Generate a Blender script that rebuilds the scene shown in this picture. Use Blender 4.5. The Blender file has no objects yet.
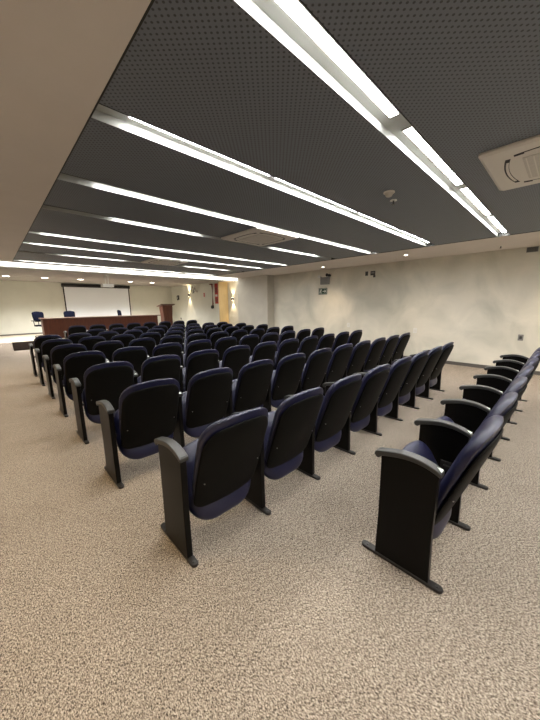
import bpy, bmesh, math, random
from mathutils import Vector, Matrix
random.seed(7)
C = bpy.context.scene.collection
PI = math.pi

# ------------------------------------------------------------------ materials
def nmat(name):
    m = bpy.data.materials.new(name); m.use_nodes = True
    nt = m.node_tree; b = nt.nodes['Principled BSDF']
    return m, nt, b
def N(nt, t, **kw):
    n = nt.nodes.new(t)
    for k, v in kw.items(): setattr(n, k, v)
    return n
def simple(name, col, rough=.5, metal=0., spec=.5, noise=0., nscale=8., bump=0., bscale=200., sheen=0., coat=0.):
    m, nt, b = nmat(name)
    b.inputs['Base Color'].default_value = (*col, 1)
    b.inputs['Roughness'].default_value = rough
    b.inputs['Metallic'].default_value = metal
    b.inputs['Specular IOR Level'].default_value = spec
    b.inputs['Coat Weight'].default_value = coat
    b.inputs['Coat Roughness'].default_value = .3
    if sheen:
        b.inputs['Sheen Weight'].default_value = sheen
        b.inputs['Sheen Roughness'].default_value = .4
        b.inputs['Sheen Tint'].default_value = (.6, .62, .9, 1)
    tc = N(nt, 'ShaderNodeTexCoord')
    if noise:
        n = N(nt, 'ShaderNodeTexNoise'); n.inputs['Scale'].default_value = nscale; n.inputs['Detail'].default_value = 5
        nt.links.new(tc.outputs['Object'], n.inputs['Vector'])
        r = N(nt, 'ShaderNodeValToRGB')
        r.color_ramp.elements[0].position = .3; r.color_ramp.elements[1].position = .7
        r.color_ramp.elements[0].color = (*[c * (1 - noise) for c in col], 1)
        r.color_ramp.elements[1].color = (*[min(1, c * (1 + noise)) for c in col], 1)
        nt.links.new(n.outputs['Fac'], r.inputs['Fac']); nt.links.new(r.outputs['Color'], b.inputs['Base Color'])
    if bump:
        n = N(nt, 'ShaderNodeTexNoise'); n.inputs['Scale'].default_value = bscale; n.inputs['Detail'].default_value = 3
        nt.links.new(tc.outputs['Object'], n.inputs['Vector'])
        bp = N(nt, 'ShaderNodeBump'); bp.inputs['Strength'].default_value = bump; bp.inputs['Distance'].default_value = .002
        nt.links.new(n.outputs['Fac'], bp.inputs['Height']); nt.links.new(bp.outputs['Normal'], b.inputs['Normal'])
    return m
def emit(name, col, s):
    m = bpy.data.materials.new(name); m.use_nodes = True; nt = m.node_tree
    b = nt.nodes['Principled BSDF']
    b.inputs['Base Color'].default_value = (.8, .8, .8, 1)
    b.inputs['Emission Color'].default_value = (*col, 1); b.inputs['Emission Strength'].default_value = s
    return m

def carpet_mat():
    m, nt, b = nmat('carpet')
    b.inputs['Roughness'].default_value = .95; b.inputs['Specular IOR Level'].default_value = .15
    tc = N(nt, 'ShaderNodeTexCoord')
    mp = N(nt, 'ShaderNodeMapping'); mp.inputs['Rotation'].default_value = (0, 0, .5); mp.inputs['Scale'].default_value = (1.35, .7, 1)
    nt.links.new(tc.outputs['Object'], mp.inputs['Vector'])
    n1 = N(nt, 'ShaderNodeTexNoise'); n1.inputs['Scale'].default_value = 150; n1.inputs['Detail'].default_value = 6; n1.inputs['Roughness'].default_value = .8; n1.inputs['Distortion'].default_value = .6
    nt.links.new(mp.outputs['Vector'], n1.inputs['Vector'])
    r = N(nt, 'ShaderNodeValToRGB'); e = r.color_ramp.elements
    e[0].position = .425; e[0].color = (.045, .034, .026, 1)
    e[1].position = .585; e[1].color = (.62, .54, .45, 1)
    x = e.new(.49); x.color = (.26, .212, .168, 1)
    nt.links.new(n1.outputs['Fac'], r.inputs['Fac'])
    n2 = N(nt, 'ShaderNodeTexNoise'); n2.inputs['Scale'].default_value = 2.2; n2.inputs['Detail'].default_value = 4
    nt.links.new(tc.outputs['Object'], n2.inputs['Vector'])
    mr = N(nt, 'ShaderNodeMapRange'); mr.inputs['To Min'].default_value = .86; mr.inputs['To Max'].default_value = 1.12
    nt.links.new(n2.outputs['Fac'], mr.inputs['Value'])
    mx = N(nt, 'ShaderNodeMix', data_type='RGBA', blend_type='MULTIPLY'); mx.inputs['Factor'].default_value = 1
    nt.links.new(r.outputs['Color'], mx.inputs['A']); nt.links.new(mr.outputs['Result'], mx.inputs['B'])
    nt.links.new(mx.outputs['Result'], b.inputs['Base Color'])
    bp = N(nt, 'ShaderNodeBump'); bp.inputs['Strength'].default_value = .25; bp.inputs['Distance'].default_value = .004
    nt.links.new(n1.outputs['Fac'], bp.inputs['Height']); nt.links.new(bp.outputs['Normal'], b.inputs['Normal'])
    return m
def wall_mat(name, a, c):
    m, nt, b = nmat(name)
    b.inputs['Roughness'].default_value = .6; b.inputs['Specular IOR Level'].default_value = .3
    tc = N(nt, 'ShaderNodeTexCoord')
    n1 = N(nt, 'ShaderNodeTexNoise'); n1.inputs['Scale'].default_value = 1.3; n1.inputs['Detail'].default_value = 7; n1.inputs['Distortion'].default_value = .8
    nt.links.new(tc.outputs['Object'], n1.inputs['Vector'])
    r = N(nt, 'ShaderNodeValToRGB'); e = r.color_ramp.elements
    e[0].position = .3; e[0].color = (*a, 1); e[1].position = .7; e[1].color = (*c, 1)
    nt.links.new(n1.outputs['Fac'], r.inputs['Fac']); nt.links.new(r.outputs['Color'], b.inputs['Base Color'])
    n2 = N(nt, 'ShaderNodeTexNoise'); n2.inputs['Scale'].default_value = 25; n2.inputs['Detail'].default_value = 6
    nt.links.new(tc.outputs['Object'], n2.inputs['Vector'])
    bp = N(nt, 'ShaderNodeBump'); bp.inputs['Strength'].default_value = .12; bp.inputs['Distance'].default_value = .01
    nt.links.new(n2.outputs['Fac'], bp.inputs['Height']); nt.links.new(bp.outputs['Normal'], b.inputs['Normal'])
    return m
def perforated_mat():
    m, nt, b = nmat('perforated_panel')
    b.inputs['Roughness'].default_value = .55; b.inputs['Specular IOR Level'].default_value = .35
    tc = N(nt, 'ShaderNodeTexCoord'); L = nt.links
    P = .036
    def lattice(ox, oy):
        mp = N(nt, 'ShaderNodeMapping'); mp.inputs['Location'].default_value = (ox, oy, 0); mp.inputs['Scale'].default_value = (1 / P, 1 / P, 0)
        L.new(tc.outputs['Object'], mp.inputs['Vector'])
        fr = N(nt, 'ShaderNodeVectorMath', operation='FRACTION'); L.new(mp.outputs['Vector'], fr.inputs[0])
        su = N(nt, 'ShaderNodeVectorMath', operation='SUBTRACT'); su.inputs[1].default_value = (.5, .5, 0); L.new(fr.outputs[0], su.inputs[0])
        mu = N(nt, 'ShaderNodeVectorMath', operation='MULTIPLY'); mu.inputs[1].default_value = (1, 1, 0); L.new(su.outputs[0], mu.inputs[0])
        ln = N(nt, 'ShaderNodeVectorMath', operation='LENGTH'); L.new(mu.outputs[0], ln.inputs[0])
        return ln.outputs['Value']
    mn = N(nt, 'ShaderNodeMath', operation='MINIMUM'); L.new(lattice(0, 0), mn.inputs[0]); L.new(lattice(.5, .5), mn.inputs[1])
    r = N(nt, 'ShaderNodeValToRGB'); e = r.color_ramp.elements
    e[0].position = .125; e[0].color = (.062, .066, .072, 1); e[1].position = .19; e[1].color = (.165, .184, .218, 1)
    L.new(mn.outputs[0], r.inputs['Fac']); L.new(r.outputs['Color'], b.inputs['Base Color'])
    return m
def wood_mat(name, a, c):
    m, nt, b = nmat(name)
    b.inputs['Roughness'].default_value = .4
    tc = N(nt, 'ShaderNodeTexCoord')
    mp = N(nt, 'ShaderNodeMapping'); mp.inputs['Scale'].default_value = (14, 14, 1.2); nt.links.new(tc.outputs['Object'], mp.inputs['Vector'])
    n = N(nt, 'ShaderNodeTexNoise'); n.inputs['Scale'].default_value = 2; n.inputs['Detail'].default_value = 6; n.inputs['Distortion'].default_value = 1.5
    nt.links.new(mp.outputs['Vector'], n.inputs['Vector'])
    r = N(nt, 'ShaderNodeValToRGB'); e = r.color_ramp.elements
    e[0].position = .3; e[0].color = (*a, 1); e[1].position = .7; e[1].color = (*c, 1)
    nt.links.new(n.outputs['Fac'], r.inputs['Fac']); nt.links.new(r.outputs['Color'], b.inputs['Base Color'])
    return m

M = dict(
    carpet=carpet_mat(),
    wall=wall_mat('beige_plaster', (.56, .545, .465), (.78, .735, .635)),
    wall_front=wall_mat('cream_plaster', (.66, .66, .58), (.72, .72, .64)),
    column=wall_mat('column_plaster', (.52, .49, .43), (.60, .57, .50)),
    ceil=simple('cream_ceiling', (.70, .645, .60), .8, noise=.03, nscale=2),
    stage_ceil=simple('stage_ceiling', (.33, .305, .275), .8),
    perf=perforated_mat(),
    dark=simple('dark_edge', (.02, .02, .018), .6),
    trough=simple('trough_metal', (.36, .37, .35), .45, metal=.0, noise=.03, nscale=4),
    base=simple('baseboard_paint', (.10, .09, .08), .5),
    fabric=simple('navy_vinyl', (.0040, .0048, .032), .42, spec=.5, bump=.12, bscale=350, coat=.18, sheen=.02),
    shell=simple('black_shell', (.003, .0028, .0022), .6, spec=.12, bump=.1, bscale=500),
    post=simple('black_panel', (.004, .0034, .0028), .36, spec=.13, noise=.15, nscale=6),
    arm=simple('charcoal_armrest', (.035, .035, .033), .38, spec=.6, bump=.1, bscale=300),
    foot=simple('charcoal_metal', (.03, .027, .025), .4, metal=.3),
    plate=simple('dark_plate', (.05, .05, .048), .3, metal=.4),
    steel=simple('zinc', (.5, .5, .48), .35, metal=.9),
    white=simple('white_plastic', (.75, .74, .70), .4),
    acwhite=simple('off_white_plastic', (.72, .68, .62), .5),
    acgrey=simple('grille_grey', (.58, .54, .49), .5, noise=.05, nscale=30),
    slot=simple('slot_black', (.015, .013, .012), .7),
    mahogany=wood_mat('mahogany', (.075, .019, .008), (.12, .034, .014)),
    mahogany_top=wood_mat('mahogany_top', (.09, .05, .035), (.13, .075, .05)),
    maple=wood_mat('yellow_wood', (.58, .42, .20), (.66, .50, .27)),
    screen=simple('screen_fabric', (.84, .88, .93), .8),
    black=simple('black_plastic', (.012, .012, .012), .5),
    officeblue=simple('dark_blue_fabric', (.003, .004, .010), .9, spec=.05),
    stagefloor=simple('stage_carpet', (.50, .44, .34), .85, noise=.1, nscale=40),
    riser=simple('dark_riser', (.035, .022, .018), .5, noise=.2, nscale=8),
    rug=simple('dark_rug', (.035, .022, .018), .9, noise=.3, nscale=60),
    red=simple('red_paint', (.40, .03, .02), .45),
    darkred=simple('dark_red_paint', (.16, .02, .015), .5),
    green=simple('sign_green', (.02, .055, .035), .5),
    signwhite=simple('sign_white', (.75, .78, .72), .5),
    grey=simple('grey_box', (.20, .195, .185), .5),
    chrome=simple('chrome', (.7, .7, .7), .15, metal=1),
    tube=emit('lamp_tube', (1, .98, .945), 76),
    cove=emit('cove_lamp', (1, .97, .88), 2.6),
    down=emit('downlight_lamp', (1, .94, .80), 14),
    warm=emit('warm_lamp', (1, .80, .50), 30),
)

# ------------------------------------------------------------------ mesh helpers
def box(bm, x0, x1, y0, y1, z0, z1):
    v = [bm.verts.new(p) for p in ((x0,y0,z0),(x1,y0,z0),(x1,y1,z0),(x0,y1,z0),(x0,y0,z1),(x1,y0,z1),(x1,y1,z1),(x0,y1,z1))]
    for f in ((0,3,2,1),(4,5,6,7),(0,1,5,4),(1,2,6,5),(2,3,7,6),(3,0,4,7)): bm.faces.new([v[i] for i in f])
    return v
def prism(bm, pts, axis, a, b):
    """extrude a 2D outline along axis; pts ccw in the other two axes (in xyz order)"""
    def P(p, t):
        return {'x': (t, p[0], p[1]), 'y': (p[0], t, p[1]), 'z': (p[0], p[1], t)}[axis]
    A = [bm.verts.new(P(p, a)) for p in pts]; B = [bm.verts.new(P(p, b)) for p in pts]
    n = len(pts); bm.faces.new(A); bm.faces.new(B[::-1])
    for i in range(n): bm.faces.new([A[i], B[i], B[(i+1) % n], A[(i+1) % n]])
def cyl(bm, c, r, h, axis='z', n=20, r2=None):
    r2 = r if r2 is None else r2
    A, B = [], []
    for i in range(n):
        a = 2*PI*i/n; u, v = math.cos(a), math.sin(a)
        def P(rr, t):
            return {'z': (c[0]+rr*u, c[1]+rr*v, c[2]+t), 'x': (c[0]+t, c[1]+rr*u, c[2]+rr*v), 'y': (c[0]+rr*u, c[1]+t, c[2]+rr*v)}[axis]
        A.append(bm.verts.new(P(r, 0))); B.append(bm.verts.new(P(r2, h)))
    bm.faces.new(A); bm.faces.new(B[::-1])
    for i in range(n): bm.faces.new([A[i], B[i], B[(i+1) % n], A[(i+1) % n]])
def tube(bm, pts, r, n=8):
    pts = [Vector(p) for p in pts]; rings = []
    for i, p in enumerate(pts):
        t = (pts[min(i+1, len(pts)-1)] - pts[max(i-1, 0)]).normalized()
        u = t.cross(Vector((0, 0, 1)));
        if u.length < 1e-3: u = t.cross(Vector((0, 1, 0)))
        u.normalize(); w = t.cross(u)
        rings.append([bm.verts.new(p + r*(math.cos(2*PI*k/n)*u + math.sin(2*PI*k/n)*w)) for k in range(n)])
    for a, b in zip(rings, rings[1:]):
        for k in range(n): bm.faces.new([a[k], a[(k+1) % n], b[(k+1) % n], b[k]])
    bm.faces.new(rings[0][::-1]); bm.faces.new(rings[-1])
def rrect(wt, wb, h, rt, rb, arch=0., n=7):
    """outline in (x, v): bottom at v=0, top at v=h; ccw"""
    pts = []
    def arc(cx, cy, r, a0, a1, ry=None):
        for i in range(n+1):
            a = a0 + (a1-a0)*i/n; pts.append((cx + r*math.cos(a), cy + (ry or r)*math.sin(a)))
    arc(wb-rb, rb, rb, -PI/2, 0)
    for k in (1, 2): 
        t = k/3; pts.append((wb + (wt-wb)*t + .004, rb + (h-rt-rb)*t))
    arc(wt-rt, h-rt, rt, 0, PI/2)
    k = len(pts)
    for i in range(1, 4):
        t = i/4; x = (wt-rt)*(1-2*t); pts.append((x, h + arch*(1-(x/(wt-rt))**2)))
    arc(-wt+rt, h-rt, rt, PI/2, PI)
    for k in (1, 2):
        t = k/3; pts.append((-(wt + (wb-wt)*t + .004), h-rt - (h-rt-rb)*t))
    arc(-wb+rb, rb, rb, PI, 1.5*PI)
    for i in range(1, 4):
        t = i/4; pts.append(((-wb+rb)*(1-2*t), 0))
    return pts
def pad(bm, outline, c, O, T, Nv, tf, tb, k=0., power=5, sag=0.):
    """soft cushion: outline scaled about c, thickness tf along Nv and tb against it; k curves it in plan"""
    O, T, Nv = Vector(O), Vector(T).normalized(), Vector(Nv).normalized()
    rs = [.25, .5, .7, .82, .9, .95, .98, .995]
    def P(x, v, d):
        return O + Vector((x, 0, 0)) + T*v + Nv*(d + k*x*x)
    def ring(r, t):
        q = t*(max(0, 1-r**power))**.5
        return [bm.verts.new(P(c[0]+(p[0]-c[0])*r, c[1]+(p[1]-c[1])*r, q)) for p in outline]
    rim = [bm.verts.new(P(p[0], p[1], 0)) for p in outline]; n = len(outline)
    for side, t in ((1, tf), (-1, -tb)):
        ctr = bm.verts.new(P(c[0], c[1], t)); R = [ring(r, t) for r in rs] + [rim]
        for i in range(n):
            f = [ctr, R[0][i], R[0][(i+1) % n]]; bm.faces.new(f if side > 0 else f[::-1])
        for a, b in zip(R, R[1:]):
            for i in range(n):
                f = [a[i], b[i], b[(i+1) % n], a[(i+1) % n]]; bm.faces.new(f if side > 0 else f[::-1])
def obj(name, bm, mat, parent=None, smooth=False, bevel=0., segs=2, loc=None):
    bmesh.ops.recalc_face_normals(bm, faces=bm.faces)
    me = bpy.data.meshes.new(name); bm.to_mesh(me); bm.free()
    me.materials.append(M[mat] if isinstance(mat, str) else mat)
    o = bpy.data.objects.new(name, me); C.objects.link(o)
    if smooth:
        for p in me.polygons: p.use_smooth = True
    if bevel:
        b = o.modifiers.new('Bevel', 'BEVEL'); b.width = bevel; b.segments = segs; b.limit_method = 'ANGLE'; b.angle_limit = math.radians(40)
        b.harden_normals = False
        for p in me.polygons: p.use_smooth = True
        w = o.modifiers.new('WN', 'WEIGHTED_NORMAL'); w.keep_sharp = True
    if parent: o.parent = parent
    if loc: o.location = loc
    return o
def quick(name, mat, parent, *boxes, **kw):
    bm = bmesh.new()
    for b in boxes: box(bm, *b)
    return obj(name, bm, mat, parent, **kw)
def tag(o, label, cat, group=None):
    o['label'] = label; o['category'] = cat
    if group: o['group'] = group
    return o
def thing(name, label, cat, loc=(0,0,0), rz=0, group=None):
    o = bpy.data.objects.new(name, None); C.objects.link(o); o.location = loc; o.rotation_euler = (0,0,rz)
    o.empty_display_size = .1
    return tag(o, label, cat, group)
def struct(name, mat, *boxes, **kw):
    o = quick(name, mat, None, *boxes, **kw); o['kind'] = 'structure'; return o
def copy_tree(o, parent=None):
    c = o.copy(); C.objects.link(c)
    if parent: c.parent = parent
    for ch in list(o.children): copy_tree(ch, c)
    return c
def spot(name, loc, tgt, power, col, size=1.6, blend=.6, rad=.04, parent=None):
    l = bpy.data.lights.new(name, 'SPOT'); l.energy = power; l.color = col; l.spot_size = size; l.spot_blend = blend; l.shadow_soft_size = rad
    o = bpy.data.objects.new(name, l); C.objects.link(o); o.location = loc
    d = Vector(tgt) - Vector(loc); o.rotation_euler = d.to_track_quat('-Z', 'Y').to_euler()
    if parent: o.parent = parent
    return o

# ------------------------------------------------------------------ room shell
ZC = 2.615
XL, XR, YB, YF, XE, SZ, SY = -3.0, 8.11, -2.6, 16.9, 8.9, .29, 13.40
DX0, DX1, DY1 = .596, 6.45, 9.72   # dark perforated field
struct('floor', 'carpet', (XL, XE, YB, YF, -.05, 0))
struct('wall_front', 'wall_front', (XL, XE, YF, YF+.15, 0, 2.9))
struct('wall_left', 'wall', (XL-.15, XL, YB, YF, 0, 2.9))
struct('wall_back', 'wall', (XL, XE, YB-.15, YB, 0, 2.9))
struct('wall_right', 'wall', (XR, XE, YB, 9.86, 0, 2.9))
struct('wall_recess', 'wall', (8.64, XE, 9.86, 11.9, 0, 2.9))
struct('wall_side', 'wall_front', (XR, XE, 11.92, YF, 0, 2.9))
struct('trim_1', 'maple', (XR, 8.64, 11.88, 11.92, 0, ZC))
struct('wall_column', 'column', (7.75, XR, 8.12, 9.95, 0, ZC), (XR, 8.64, 9.86, 9.95, 0, ZC))
struct('baseboard_right', 'base', (XR-.012, XR, YB, 8.12, 0, .08))
struct('baseboard_column', 'base', (7.738, 7.75, 8.12, 9.95, 0, .08))
struct('baseboard_front', 'base', (XL, XR, YF-.012, YF, SZ, SZ+.05))
# low stage with a dark riser and a carpeted ramp on the left
struct('trim_5', 'stagefloor', (XL, XR, SY, YF, .0, SZ))
struct('trim_6', 'riser', (.45, XR, SY-.02, SY, .0, SZ+.004))
bm = bmesh.new(); prism(bm, [(12.1, 0), (SY-.001, 0), (SY-.001, SZ)], 'x', -1.3, .43)
o = obj('trim_7', bm, 'carpet'); o['kind'] = 'structure'
# ceilings
struct('ceiling', 'ceil', (XL, DX0, YB, 9.86, ZC, ZC+.2))
struct('ceiling', 'ceil', (DX1+.01, XE, YB, 9.86, ZC, ZC+.2))
struct('ceiling', 'ceil', (DX0, DX1+.01, DY1, 9.86, ZC, ZC+.2))
struct('ceiling', 'stage_ceil', (XL, XE, 11.2, YF, ZC, ZC+.2))
struct('ceiling', 'ceil', (XL, XE, YB, YF, ZC+.21, ZC+.26))
struct('trim_2', 'dark', (DX1-.012, DX1+.012, YB, DY1, ZC-.006, ZC+.12))
struct('trim_3', 'dark', (DX0-.001, DX0+.008, YB, DY1, ZC-.001, ZC+.12))

TW, TD = .172, .052
FAR = [-2.2, -1.15, -.09, 1.023, 2.153, 3.323, 4.385, 5.925, 6.92, 8.0, 9.57]
BL = [(.75, 2.0), (2.1, 3.5), (3.6, 4.9), (5.0, 6.3)]
LAMPS = {-2.2: BL, -1.15: BL, -.09: BL,
    1.023: [(.66, 2.0), (2.21, 3.54), (3.70, 5.0), (5.14, 6.40)],
    2.153: [(.80, 2.02), (2.09, 3.56), (3.63, 4.86), (4.94, 6.34)],
    3.323: [(.92, 2.03), (2.10, 3.5), (3.58, 4.9), (4.98, 6.40)],
    4.385: [(1.38, 2.65), (4.35, 5.85)],
    5.925: [(.78, 2.05), (2.12, 3.5), (3.58, 4.98), (5.09, 6.38)],
    6.92: [(.75, 2.03), (2.11, 3.5), (3.58, 4.95), (5.04, 6.3)],
    8.0: [(1.35, 2.64), (4.35, 5.85)],
    9.57: [(.76, 2.1), (2.2, 3.6), (3.7, 5.0), (5.1, 6.3)]}
prev = YB
for yf in FAR + [None]:
    y1 = DY1 if yf is None else yf - TW
    if y1 > prev: struct('ceiling', 'perf', (DX0+.008, DX1-.012, prev, y1, ZC, ZC+.02))
    if yf is not None: prev = yf
ordn = ['first','second','third','fourth','fifth','sixth','seventh','eighth','ninth','tenth']
vis = [y for y in FAR if y > .5]
for yf in FAR:
    yn = yf - TW
    if yf in vis: lab = 'recessed light trough across the dark ceiling, %s counted from the nearest' % ordn[vis.index(yf)]
    else: lab = 'recessed light trough in the dark ceiling behind the last row'
    t = thing('light_trough', lab, 'ceiling light', (DX0, yn, ZC), group='linear light troughs in the dark ceiling')
    L = DX1 - DX0
    segs = [(a-DX0, b-DX0) for a, b in LAMPS[yf]]
    bm = bmesh.new()       # one folded sheet: near wall, top, far wall and two ends
    prism(bm, [(0, 0), (.004, 0), (.004, TD), (TW-.004, TD), (TW-.004, 0), (TW, 0), (TW, TD+.004), (0, TD+.004)], 'x', .009, L-.013)
    obj('reflector', bm, 'trough', t)
    for a, b in segs:
        quick('lamp_diffuser', 'tube', t, (a, b, .052, .102, TD-.003, TD))
        for x in (a-.012, b): quick('lamp_end_cap', 'steel', t, (x, x+.012, .048, .106, TD-.008, TD))
    struct('trim_4', 'dark', (DX0+.008, DX1-.012, yn-.004, yn, ZC-.003, ZC+.02))

# broad luminous cove between the dark ceiling and the front ceiling
t = thing('cove_light', 'broad glowing light band across the ceiling before the front wall', 'ceiling light', (XL, 9.86, ZC))
quick('diffuser', 'cove', t, (0.0, XE-XL, .012, 1.328, .02, .03))
quick('frame', 'trough', t, (0.0, XE-XL, .0, .012, -.004, .03)); quick('frame', 'trough', t, (0.0, XE-XL, 1.328, 1.34, -.004, .03))

# downlights
def downlight(x, y, z, label, grp, power=18, r=.06, mat='down', col=(1, .9, .75), size=2.5):
    t = thing('downlight', label, 'ceiling light', (x, y, z), group=grp)
    bm = bmesh.new(); n = 24
    pr = [(r*1.25, 0), (r*1.2, -.006), (r, -.006), (r, -.001)]
    rings = [[bm.verts.new((q[0]*math.cos(2*PI*k/n), q[0]*math.sin(2*PI*k/n), q[1])) for k in range(n)] for q in pr]
    for a, b in zip(rings, rings[1:]):
        for k in range(n): bm.faces.new([a[k], a[(k+1) % n], b[(k+1) % n], b[k]])
    obj('bezel', bm, 'white', t, smooth=True)
    bm = bmesh.new(); cyl(bm, (0, 0, -.003), r, .002, n=n); obj('lens', bm, mat, t)
    if power: spot('beam', (0, 0, -.03), (0, 0, -1), power, col, size, .9, .05, t)
    return t
for x, y, w in ((.64, 14.4, 'at the far left'), (1.76, 14.4, 'just left of the screen'), (2.95, 14.4, 'over the left part of the screen'),
                (4.94, 14.4, 'over the right end of the screen'), (5.95, 14.4, 'nearest the lectern')):
    downlight(x, y, ZC, 'oval warm downlight in the front ceiling, %s' % w, 'downlights over the front', 400, .11, col=(1, .965, .93))
downlight(7.5, 5.39, ZC, 'small lit downlight in the side soffit beyond the emergency light', 'soffit downlights', 80, .045, col=(1, .78, .55), size=1.75)
downlight(7.19, 2.83, ZC, 'small lit downlight in the side soffit, nearer one above the wall', 'soffit downlights', 50, .045, col=(1, .78, .55), size=1.75)
downlight(7.4, -.05, ZC, 'small lit downlight in the side soffit near the back of the room', 'soffit downlights', 80, .045, col=(1, .78, .55), size=1.75)
for y in (-.6, 2.3, 5.2, 8.1):
    downlight(-.42, y, ZC, 'warm downlight in the cream ceiling above the left aisle', 'aisle downlights', 120, .07, 'down', (1, .76, .44), 1.75)

# ------------------------------------------------------------------ auditorium chair
PW = .600
def arm_top(q): return .672 + .036*math.sin(PI*q**.85) + .010*q
def make_post(parent, x, hero=False):
    bm = bmesh.new()
    prof = [(.070, .02), (.368, .02), (.364, .30)] + [(.368 - .296*k/8, arm_top(.888 - .83*k/8) - .024) for k in range(9)] + [(.078, .30)]
    prism(bm, prof, 'x', x-.019, x+.019)
    p = obj('side_panel', bm, 'post', parent, bevel=.004)
    # foot bar with round ends and bolts
    bm = bmesh.new(); n = 8; w = .026
    w = .022; o = [(x + w*math.cos(PI*k/n), .46-w + w*math.sin(PI*k/n)) for k in range(n+1)] + [(x - w*math.cos(PI*k/n), w - w*math.sin(PI*k/n)) for k in range(n+1)]
    prism(bm, o, 'z', .001, .02)
    f = obj('foot_bar', bm, 'foot', p, bevel=.004)
    bm = bmesh.new()
    for yy in (.03, .425): cyl(bm, (x, yy, .0195), .009, .004, n=10)
    obj('floor_bolt', bm, 'plate', f)
    # armrest: arched bar, thick rounded nose at the front
    bm = bmesh.new(); top, bot = [], []
    m = 14
    for k in range(m+1):
        s = k/m; y = .060 + .322*s
        zt = arm_top(s)
        top.append((y, zt)); bot.append((y, zt - .026 - .006*s))
    nose = [(.382 + .024*math.sin(PI*k/6), .659 + .0225*math.cos(PI*k/6)) for k in range(1, 6)]
    prism(bm, bot[:-1] + [(.382, .636)] + nose[::-1] + [(.382, .682)] + top[:-1][::-1], 'x', x-.028, x+.028)
    a = obj('armrest', bm, 'arm', p, bevel=.006, segs=3)
    bm = bmesh.new()
    v = [bm.verts.new(q) for q in ((x-.019, .066, .6755), (x+.019, .066, .6755), (x+.019, .089, .6850), (x-.019, .089, .6850))]
    bm.faces.new(v)
    g = bmesh.ops.extrude_face_region(bm, geom=list(bm.faces)); bmesh.ops.translate(bm, verts=[e for e in g['geom'] if isinstance(e, bmesh.types.BMVert)], vec=(0, 0, .0022))
    obj('number_plate', bm, 'plate', a)
    return p
def white_mark(parent, x):
    """small white triangle on the rear plate of an armrest"""
    bm = bmesh.new()
    v = [bm.verts.new(q) for q in ((x-.018, .064, .6785), (x+.018, .064, .6785), (x+.003, .090, .6895))]
    v2 = [bm.verts.new(q.co + Vector((0, -.0003, .0012))) for q in v]
    bm.faces.new(v[::-1]); bm.faces.new(v2)
    for k in range(3): bm.faces.new([v[k], v[(k+1) % 3], v2[(k+1) % 3], v2[k]])
    o = obj('reflective_mark', bm, 'signwhite', parent)
    return o
def make_chair():
    t = thing('auditorium_chair', '', 'chair')
    cx = PW/2
    make_post(t, 0)
    # backrest
    B0, B1 = Vector((cx, .100, .305)), Vector((cx, -.102, .885))
    T = (B1-B0).normalized(); Nf = Vector((0, T.z, -T.y)); h = (B1-B0).length
    bm = bmesh.new()
    pad(bm, rrect(.256, .244, h, .145, .09, .012), (0, h*.5), B0, T, Nf, .066, .012, k=.45, power=6)
    b = obj('backrest', bm, 'fabric', t, smooth=True)
    bm = bmesh.new()
    pad(bm, rrect(.244, .244, h-.012, .135, .075, .012), (0, h*.48), B0 - T*.030 - Nf*.017, T, Nf, .008, .016, k=.45, power=10)
    s = obj('back_shell', bm, 'shell', b, smooth=True)
    for x0, x1 in ((.019, .045), (PW-.050, PW-.024)):
        bm = bmesh.new(); box(bm, x0, x1, .15, .19, .40, .425); xx = x0 if x0 < .1 else x1-.006; box(bm, xx, xx+.006, .14, .21, .37, .45)
        obj('hinge_bracket', bm, 'foot', t, bevel=.002)
    for sx in (-1, 1):
        bm = bmesh.new(); q = B0 + T*.20 - Nf*.034; cyl(bm, (cx+sx*.205, q.y-.002+.45*.042, q.z), .0035, .008, 'y', 8)
        obj('shell_screw', bm, 'steel', s)
    # tipped-up seat
    S0, S1 = Vector((cx, .100, .150)), Vector((cx, .340, .597))
    T2 = (S1-S0).normalized(); N2 = Vector((0, T2.z, -T2.y)); h2 = (S1-S0).length
    bm = bmesh.new()
    pad(bm, rrect(.238, .252, h2, .13, .17, .012), (0, h2*.5), S0, T2, N2, .03, .055, k=0, power=5)
    obj('seat', bm, 'fabric', t, smooth=True)
    return t
chair = make_chair()
rows = [  # foot rear y, first post x, count, pitch
    (.270, 1.510, 7, .608), (1.319, .666, 8, .600), (2.410, .600, 10, .600), (3.530, .588, 10, .600), (4.645, .580, 10, .600),
    (5.755, .580, 10, .600), (6.865, .575, 10, .600), (7.970, .568, 10, .600), (9.08, 1.768, 8, .600), (11.30, 1.74, 8, .600)]
rowname = ['short row nearest the back', 'nearest long row', 'second nearest long row', 'third nearest long row', 'fourth nearest long row',
           'fifth nearest long row', 'sixth nearest long row', 'seventh nearest long row', 'second row from the desk', 'frontmost row before the desk']
used = False
for r, (y, x0, n, p) in enumerate(rows):
    for i in range(n):
        c = copy_tree(chair) if used else chair; used = True
        c.location = (x0 + i*p, y, 0)
        s = {0: 'leftmost seat', n-1: 'rightmost seat'}.get(i, '%s from left' % ordn[i])
        c['label'] = 'navy auditorium chair, %s in the %s' % (s, rowname[r])
        c['group'] = 'auditorium chairs in rows'
        if i == n-1: make_post(c, PW)
for c in [o for o in C.objects if o.name.startswith('auditorium_chair')]:     # the white triangles show on every armrest but the aisle ends
    if 'leftmost' in c['label'] and 'short row' not in c['label']: continue
    p = [q for q in c.children if q.name.startswith('side_panel')]
    for q in p:
        a = [k for k in q.children if k.name.startswith('armrest')][0]
        x = 0 if q is p[0] or a.data.vertices[0].co.x < .3 else PW
        if x == 0: white_mark(a, 0)

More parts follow.
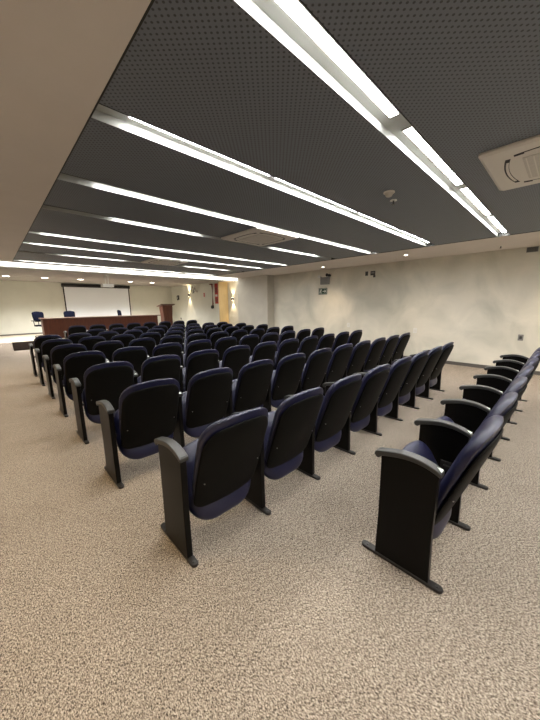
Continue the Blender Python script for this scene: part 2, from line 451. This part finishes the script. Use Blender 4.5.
# ------------------------------------------------------------------ front: desk, lectern, screen, chairs
t = thing('panel_desk', 'long reddish brown wooden speakers desk in front of the screen', 'desk', (1.43, 13.85, SZ))
DL = 4.42
quick('top', 'mahogany_top', t, (-.05, DL+.12, -.06, .62, .745, .785), bevel=.004)
quick('front_panel', 'mahogany', t, (.0, DL, 0, .03, .0, .745))
quick('side_panel', 'mahogany', t, (.0, .03, .03, .56, .0, .745)); quick('side_panel', 'mahogany', t, (DL-.03, DL, .03, .56, 0, .745))
t = thing('lectern', 'tall reddish brown wooden lectern to the right of the desk', 'lectern', (6.46, 14.2, SZ))
bm = bmesh.new(); prism(bm, [(-.27, 0), (.27, 0), (.27, .05), (.225, .06), (.215, .6), (.255, 1.10), (.255, 1.16), (-.255, 1.16), (-.255, 1.10), (-.215, .6), (-.225, .06), (-.27, .05)], 'y', -.2, .2)
obj('body', bm, 'mahogany', t, bevel=.004)
bm = bmesh.new(); prism(bm, [(-.27, 1.25), (.27, 1.16), (.27, 1.20), (-.27, 1.30)], 'x', -.36, .36)
obj('reading_top', bm, 'mahogany_top', t, bevel=.004)
bm = bmesh.new(); prism(bm, [(-.2, 1.16), (.2, 1.16), (-.2, 1.24)], 'x', -.25, .25); obj('top_support', bm, 'mahogany', t)

t = thing('projection_screen', 'large white projection screen in a black housing on the front wall', 'screen', (4.17, YF-.06, .28))
quick('case', 'black', t, (-1.53, 1.53, -.06, .055, 2.15, 2.30), bevel=.01)
quick('canvas', 'screen', t, (-1.44, 1.44, -.003, .003, .62, 2.15))
quick('border', 'black', t, (-1.49, -1.44, -.004, .004, .60, 2.15), (1.44, 1.49, -.004, .004, .60, 2.15), (-1.49, 1.49, -.004, .004, .57, .62))
quick('bottom_bar', 'black', t, (-1.49, 1.49, -.012, .012, .54, .575), bevel=.004)

t = thing('projector', 'small white ceiling projector hanging before the screen', 'projector', (3.29, 12.0, ZC))
quick('housing', 'white', t, (-.19, .19, -.13, .13, -.42, -.31), bevel=.015, segs=3)
bm = bmesh.new(); cyl(bm, (.09, .13, -.365), .035, .03, 'y'); obj('lens', bm, 'black', t)
bm = bmesh.new(); tube(bm, [(-.05, 0, -.31), (-.05, 0, -.003)], .012); tube(bm, [(.05, 0, -.31), (.05, 0, -.003)], .012); cyl(bm, (0, 0, -.012), .09, .011); obj('mount', bm, 'steel', t)

def office_chair(x, y, rz, label, s=1.):
    t = thing('desk_chair', label, 'chair', (x, y, SZ), rz, 'chairs behind the desk')
    bm = bmesh.new(); pad(bm, rrect(.21, .19, .40, .08, .08, .02), (0, .2), (0, .22, .62), (0, .12, 1), (0, -1, .12), .035, .02, k=.6)
    obj('backrest', bm, 'officeblue', t, smooth=True)
    bm = bmesh.new(); pad(bm, rrect(.235, .22, .44, .09, .09), (0, .22), (0, -.22, .47), (0, 1, 0), (0, 0, 1), .04, .025)
    obj('seat', bm, 'officeblue', t, smooth=True)
    bm = bmesh.new(); tube(bm, [(0, .1, .44), (0, .26, .46), (0, .27, .80)], .016); obj('back_bar', bm, 'black', t)
    bm = bmesh.new(); cyl(bm, (0, 0, .07), .026, .38); obj('gas_column', bm, 'black', t)
    for sx in (-1, 1):
        bm = bmesh.new(); tube(bm, [(sx*.18, 0, .45), (sx*.27, 0, .46), (sx*.28, .02, .66)], .014); box(bm, sx*.28-.028, sx*.28+.028, -.12, .14, .655, .685)
        obj('armrest', bm, 'black', t)
    bm = bmesh.new()
    for k in range(5):
        a = 2*PI*k/5; tube(bm, [(0, 0, .085), (.28*math.cos(a), .28*math.sin(a), .065)], .016)
    obj('base', bm, 'black', t)
    for k in range(5):
        a = 2*PI*k/5; bm = bmesh.new(); cyl(bm, (.28*math.cos(a)-.015, .28*math.sin(a), .029), .028, .03, 'x', 12); obj('caster', bm, 'black', t)
    return t
office_chair(1.50, 14.75, .35, 'dark blue office chair behind the left end of the desk')
office_chair(2.44, 14.85, -.3, 'dark blue office chair behind the desk at the screen left edge')
office_chair(4.66, 14.8, .9, 'dark office chair behind the desk at the screen right edge')

# visitor chair at the left edge
t = thing('visitor_chair', 'metal legged chair cut off by the left edge of view', 'chair', (-.20, 11.75, 0))
bm = bmesh.new()
pad(bm, rrect(.22, .21, .42, .07, .07), (0, .21), (0, -.21, .45), (0, 1, 0), (0, 0, 1), .03, .02); obj('seat', bm, 'officeblue', t, smooth=True)
bm = bmesh.new(); pad(bm, rrect(.21, .20, .32, .07, .07), (0, .16), (0, -.235, .52), (0, -.12, 1), (0, 1, .12), .025, .015, k=.5); obj('backrest', bm, 'officeblue', t, smooth=True)
for sx in (-1, 1):
    bm = bmesh.new(); tube(bm, [(sx*.2, -.2, .62), (sx*.2, -.18, .45), (sx*.21, -.22, .01)], .012); obj('leg', bm, 'chrome', t)
    bm = bmesh.new(); tube(bm, [(sx*.2, .16, .44), (sx*.215, .2, .01)], .012); obj('leg', bm, 'chrome', t)

# ------------------------------------------------------------------ ceiling equipment
def cassette(x, y, s, label):
    t = thing('air_conditioner', label, 'air conditioner', (x, y, ZC), group='ceiling cassette air conditioners')
    h = s/2
    bm = bmesh.new()
    o = rrect(h, h, s, .03, .03)
    A = [bm.verts.new((p[0], p[1]-h, -.002)) for p in o]; B = [bm.verts.new((p[0], p[1]-h, -.018)) for p in o]; D = [bm.verts.new((p[0]*.95, (p[1]-h)*.95, -.032)) for p in o]
    n = len(o); bm.faces.new(A); bm.faces.new(D[::-1])
    for U, V in ((A, B), (B, D)):
        for k in range(n): bm.faces.new([U[k], V[k], V[(k+1) % n], U[(k+1) % n]])
    fr = obj('fascia', bm, 'acwhite', t)
    g = s*.26
    grid = quick('intake_grille', 'acgrey', t, (-g, g, -g, g, -.038, -.030), bevel=.004)
    bm = bmesh.new()
    for k in range(12):
        q = -g + 2*g*(k+.5)/12; box(bm, -g+.02, g-.02, q-.004, q+.004, -.0395, -.037)
    obj('grille_slats', bm, 'acwhite', grid)
    for k in range(4):
        bm = bmesh.new(); a = k*PI/2; ca, sa = math.cos(a), math.sin(a)
        pts = []
        for j in range(11):
            u = -1+2*j/10; pts.append((u*s*.30, s*(.375 - .035*u*u)))
        def P(p, z): return (p[0]*ca-p[1]*sa, p[0]*sa+p[1]*ca, z)
        for (p, q) in zip(pts, pts[1:]):
            w = .016
            vv = [bm.verts.new(P(r_, z)) for z in (-.0315, -.0345) for r_ in ((p[0], p[1]-w), (q[0], q[1]-w), (q[0], q[1]+w), (p[0], p[1]+w))]
            for f in ((0,1,2,3),(4,7,6,5),(0,4,5,1),(1,5,6,2),(2,6,7,3),(3,7,4,0)): bm.faces.new([vv[m_] for m_ in f])
        obj('air_slot', bm, 'slot', t)
        bm = bmesh.new()
        for (p, q) in zip(pts[1:-1], pts[2:-1]):
            vv = [bm.verts.new(P(r_, z)) for z in (-.034, -.038) for r_ in ((p[0], p[1]-.013), (q[0], q[1]-.013), (q[0], q[1]+.004), (p[0], p[1]+.004))]
            for f in ((0,1,2,3),(4,7,6,5),(0,4,5,1),(1,5,6,2),(2,6,7,3),(3,7,4,0)): bm.faces.new([vv[m_] for m_ in f])
        obj('louver', bm, 'acwhite', t)
    return t
cassette(3.34, .14, 1.0, 'square white cassette air conditioner nearest, at the right edge of the ceiling')
cassette(3.43, 3.77, .93, 'square white cassette air conditioner in the middle of the dark ceiling')
cassette(3.42, 7.39, .88, 'square white cassette air conditioner farthest along the dark ceiling')
t = thing('smoke_detector', 'round white smoke detector between the two nearest light troughs', 'smoke detector', (3.09, 1.43, ZC))
bm = bmesh.new(); cyl(bm, (0, 0, -.012), .055, .012, n=24); obj('base', bm, 'acwhite', t, bevel=.003)
bm = bmesh.new(); cyl(bm, (0, 0, -.045), .026, .033, n=24, r2=.045); obj('sensor', bm, 'acgrey', t, bevel=.003)
def sprinkler(x, y, z, label):
    t = thing('sprinkler', label, 'sprinkler', (x, y, z))
    bm = bmesh.new(); cyl(bm, (0, 0, -.006), .035, .006, n=16); obj('rosette', bm, 'white', t)
    bm = bmesh.new(); cyl(bm, (0, 0, -.04), .009, .036, n=10); cyl(bm, (0, 0, -.044), .02, .003, n=12); obj('nozzle', bm, 'plate', t)
sprinkler(3.36, 1.5, ZC, 'tiny sprinkler head close to the nearest light trough')
sprinkler(7.56, 1.12, ZC, 'small dark sprinkler in the side soffit at the right')

# ------------------------------------------------------------------ right wall fittings
def on_wall(name, label, cat, y, z, x=XR, group=None): return thing(name, label, cat, (x, y, z), -PI/2, group)   # local +x -> -y, local -y -> -x (into room)
t = on_wall('emergency_light', 'grey emergency light box with two lamps high on the wall', 'emergency light', 5.69, 2.27)
quick('housing', 'grey', t, (-.17, .14, -.10, 0, -.13, .10), bevel=.008)
bm = bmesh.new(); cyl(bm, (-.22, -.12, .13), .05, .07, 'y', r2=.03); obj('lamp_head', bm, 'white', t)
bm = bmesh.new(); cyl(bm, (.10, -.12, .16), .05, .07, 'y', r2=.03); cyl(bm, (.19, -.12, .14), .045, .07, 'y', r2=.03); obj('lamp_head', bm, 'black', t)
bm = bmesh.new(); tube(bm, [(-.22, -.06, .13), (-.12, -.06, .09)], .012); tube(bm, [(.10, -.06, .16), (.06, -.06, .09)], .012); tube(bm, [(.19, -.06, .14), (.10, -.06, .09)], .012); obj('bracket', bm, 'grey', t)
t = on_wall('exit_sign', 'dark green exit sign with white running figure below the emergency light', 'sign', 5.81, 1.925)
quick('board', 'green', t, (-.17, .17, -.012, 0, -.105, .105), bevel=.002)
bm = bmesh.new(); yy = (-.017, -.012)
def pb(x0, z0, x1, z1, w):
    d = Vector((x1-x0, z1-z0)); n_ = Vector((-d.y, d.x)).normalized()*w/2
    prism(bm, [(x0+n_.x, z0+n_.y), (x0-n_.x, z0-n_.y), (x1-n_.x, z1-n_.y), (x1+n_.x, z1+n_.y)], 'y', *yy)
cyl(bm, (-.065, -.017, .058), .017, .005, 'y', 12)
for s_ in ((-.07,.04,-.085,-.01,.03),(-.085,-.01,-.055,-.035,.016),(-.055,-.035,-.065,-.075,.016),(-.085,-.01,-.11,-.045,.016),(-.11,-.045,-.14,-.045,.014),(-.07,.035,-.035,.015,.012),(-.07,.035,-.11,.02,.012),(-.11,.02,-.12,-.005,.012)): pb(*s_)
pb(.0, .0, .12, .0, .022); pb(.12, .0, .08, .04, .018); pb(.12, .0, .08, -.04, .018)
for s_ in ((-.15,.085,.15,.085,.006),(-.15,-.085,.15,-.085,.006),(-.15,-.085,-.15,.085,.006),(.15,-.085,.15,.085,.006)): pb(*s_)
obj('pictogram', bm, 'signwhite', t)
t = on_wall('wall_notice', 'small dark notice plate high on the wall, left of the pair', 'sign', 4.27, 2.37, group='notice plates high on the wall')
quick('plate', 'plate', t, (-.04, .04, -.012, 0, -.06, .06))
t = on_wall('wall_notice', 'dark notice plate with a drooping corner high on the wall, right of the pair', 'sign', 4.08, 2.36, group='notice plates high on the wall')
quick('plate', 'plate', t, (-.07, .07, -.012, 0, -.05, .07)); quick('tab', 'plate', t, (.02, .08, -.02, 0, -.11, -.05)); quick('print', 'grey', t, (-.05, .05, -.0135, -.012, .0, .045))
def socket(y, z, label, mat='white'):
    t = on_wall('wall_socket', label, 'socket', y, z)
    quick('plate', mat, t, (-.045, .045, -.01, 0, -.065, .065), bevel=.004)
    quick('insert', 'acwhite' if mat == 'white' else 'plate', t, (-.022, .022, -.014, -.01, -.03, .03), bevel=.002)
socket(4.80, .85, 'white wall socket above the chair backs of the second nearest row')
socket(2.80, .79, 'white wall socket right of the nearest long row end')
socket(.65, .762, 'grey switch plate on the wall at the right', 'grey')
t = on_wall('wall_vent', 'flat grey vent at the top of the wall by the right edge', 'vent', .68, 2.555)
quick('frame', 'grey', t, (-.09, .09, -.012, 0, -.05, .05), bevel=.002)
bm = bmesh.new()
for k in range(4): box(bm, -.08, .08, -.016, -.012, -.034+k*.02, -.026+k*.02)
obj('slats', bm, 'plate', t)

# sconces
def sconce(y, z, x, label):
    t = on_wall('wall_sconce', label, 'wall lamp', y, z, x, 'up and down wall sconces')
    bm = bmesh.new(); cyl(bm, (0, -.07, -.07), .045, .14, n=20); obj('body', bm, 'grey', t, bevel=.003)
    quick('wall_mount', 'grey', t, (-.03, .03, -.03, 0, -.03, .03))
    bm = bmesh.new(); cyl(bm, (0, -.07, .0705), .036, .002, n=16); cyl(bm, (0, -.07, -.0725), .036, .002, n=16); obj('lens', bm, 'warm', t)
    for s in (1, -1):
        spot('beam', (0, -.09, s*.09), (0, -.06, s*1.), 45, (1, .78, .5), 1.35, .7, .02, t)
sconce(14.7, 2.07, XR, 'up and down wall sconce glowing on the white side wall')
sconce(11.45, 1.80, 8.64, 'up and down wall sconce glowing in the recess beside the yellow wood panel')

# front side wall things
t = on_wall('wall_fan', 'pale grey wall fan high on the white side wall', 'fan', 13.9, 2.36)
bm = bmesh.new()
for r_ in (.12, .2, .25): 
    tube(bm, [(r_*math.cos(2*PI*k/28), -.24, r_*math.sin(2*PI*k/28)) for k in range(29)], .004, 5)
for k in range(12):
    a = 2*PI*k/12; tube(bm, [(.03*math.cos(a), -.27, .03*math.sin(a)), (.25*math.cos(a), -.24, .25*math.sin(a)), (.1*math.cos(a), -.15, .1*math.sin(a))], .003, 5)
obj('cage', bm, 'grey', t)
for k in range(3):
    a = 2*PI*k/3+.5; bm = bmesh.new()
    ca, sa = math.cos(a), math.sin(a); O_ = [(.04, -.03), (.2, -.07), (.22, .03), (.04, .03)]
    A = [bm.verts.new((u*ca-v_*sa, -.20+v_*.3, u*sa+v_*ca)) for u, v_ in O_]; B = [bm.verts.new((u*ca-v_*sa, -.205+v_*.3, u*sa+v_*ca)) for u, v_ in O_]
    bm.faces.new(A); bm.faces.new(B[::-1])
    for q in range(4): bm.faces.new([A[q], B[q], B[(q+1) % 4], A[(q+1) % 4]])
    obj('blade', bm, 'grey', t)
bm = bmesh.new(); cyl(bm, (0, -.22, 0), .05, .12, 'y', 16); tube(bm, [(0, -.12, 0), (0, -.1, -.12), (0, 0, -.14)], .018); cyl(bm, (0, -.02, -.14), .06, .02, 'y', 16); obj('motor', bm, 'acgrey', t)
t = on_wall('intercom_handset', 'small dark handset hanging on the white side wall by the lectern', 'telephone', 16.0, 1.95)
quick('cradle', 'plate', t, (-.07, .05, -.04, 0, -.12, .14), bevel=.006); 
bm = bmesh.new(); tube(bm, [(-.05, -.06, .13), (-.08, -.075, .05), (-.08, -.075, -.06), (-.04, -.06, -.14)], .02); obj('handset', bm, 'black', t)
t = on_wall('fire_notice', 'small red fire notice on the white side wall left of the red pipe', 'sign', 13.2, 2.03)
quick('plate', 'acwhite', t, (-.09, .09, -.01, 0, -.15, .15)); quick('print', 'red', t, (-.06, .06, -.012, -.01, -.10, .10))
t = on_wall('fire_pipe', 'dark red vertical fire pipe with valve on the side wall', 'pipe', 12.38, 0)
bm = bmesh.new(); tube(bm, [(-.18, -.06, 2.52), (0, -.06, 2.52), (.02, -.06, 2.44), (.03, -.06, 1.58), (.0, -.06, 1.46)], .03, 10); obj('pipe', bm, 'darkred', t, smooth=True)
bm = bmesh.new(); cyl(bm, (0, -.12, 1.42), .08, .08, 'y', 14); tube(bm, [(0, -.06, 1.48), (0, 0, 1.48)], .02); tube(bm, [(0, -.06, 2.52), (0, 0, 2.52)], .02); obj('valve', bm, 'black', t)
t = on_wall('fire_cabinet_sign', 'tall red sign panel beside the fire pipe', 'sign', 12.08, 0)
quick('panel', 'red', t, (-.13, .13, -.02, 0, 1.58, 2.54)); quick('print', 'darkred', t, (-.09, .09, -.023, -.02, 2.10, 2.35)); quick('print', 'darkred', t, (-.09, .09, -.023, -.02, 1.65, 1.85)); quick('stripe', 'acwhite', t, (-.09, .09, -.023, -.02, 1.92, 2.02))
# microphone stands right of the lectern
for x, y, w in ((7.55, 16.2, 'left'), (7.6, 14.9, 'right')):
    t = thing('microphone_stand', 'thin black microphone stand, %s one of two beyond the lectern' % w, 'microphone stand', (x, y, SZ))
    bm = bmesh.new(); cyl(bm, (0, 0, 0), .12, .02, n=20); obj('base', bm, 'black', t)
    bm = bmesh.new(); tube(bm, [(0, 0, .02), (0, 0, .45)], .009); obj('pole', bm, 'steel', t)
    bm = bmesh.new(); cyl(bm, (0, 0, .44), .016, .12, n=12, r2=.03); obj('microphone', bm, 'black', t)

# ------------------------------------------------------------------ camera, world, output look
cd = bpy.data.cameras.new('camera'); cam = bpy.data.objects.new('camera', cd); C.objects.link(cam)
f = 286.2692
def rz(a): return Matrix.Rotation(a, 3, 'Z')
Rm = rz(-.7689) @ Matrix.Rotation(1.3804, 3, 'X') @ rz(-.0094)
cam.matrix_world = Matrix.Translation((0, 0, 1.5)) @ Rm.to_4x4()
cd.sensor_fit = 'VERTICAL'; cd.sensor_height = 36; cd.lens = f/720*36; cd.clip_start = .05
sc = bpy.context.scene; sc.camera = cam
w = bpy.data.worlds.new('world'); sc.world = w; w.use_nodes = True
w.node_tree.nodes['Background'].inputs['Color'].default_value = (.5, .5, .5, 1); w.node_tree.nodes['Background'].inputs['Strength'].default_value = .02
sc.view_settings.view_transform = 'Standard'; sc.view_settings.look = 'None'
sc.view_settings.exposure = .08; sc.view_settings.gamma = 1; sc.view_settings.use_curve_mapping = False
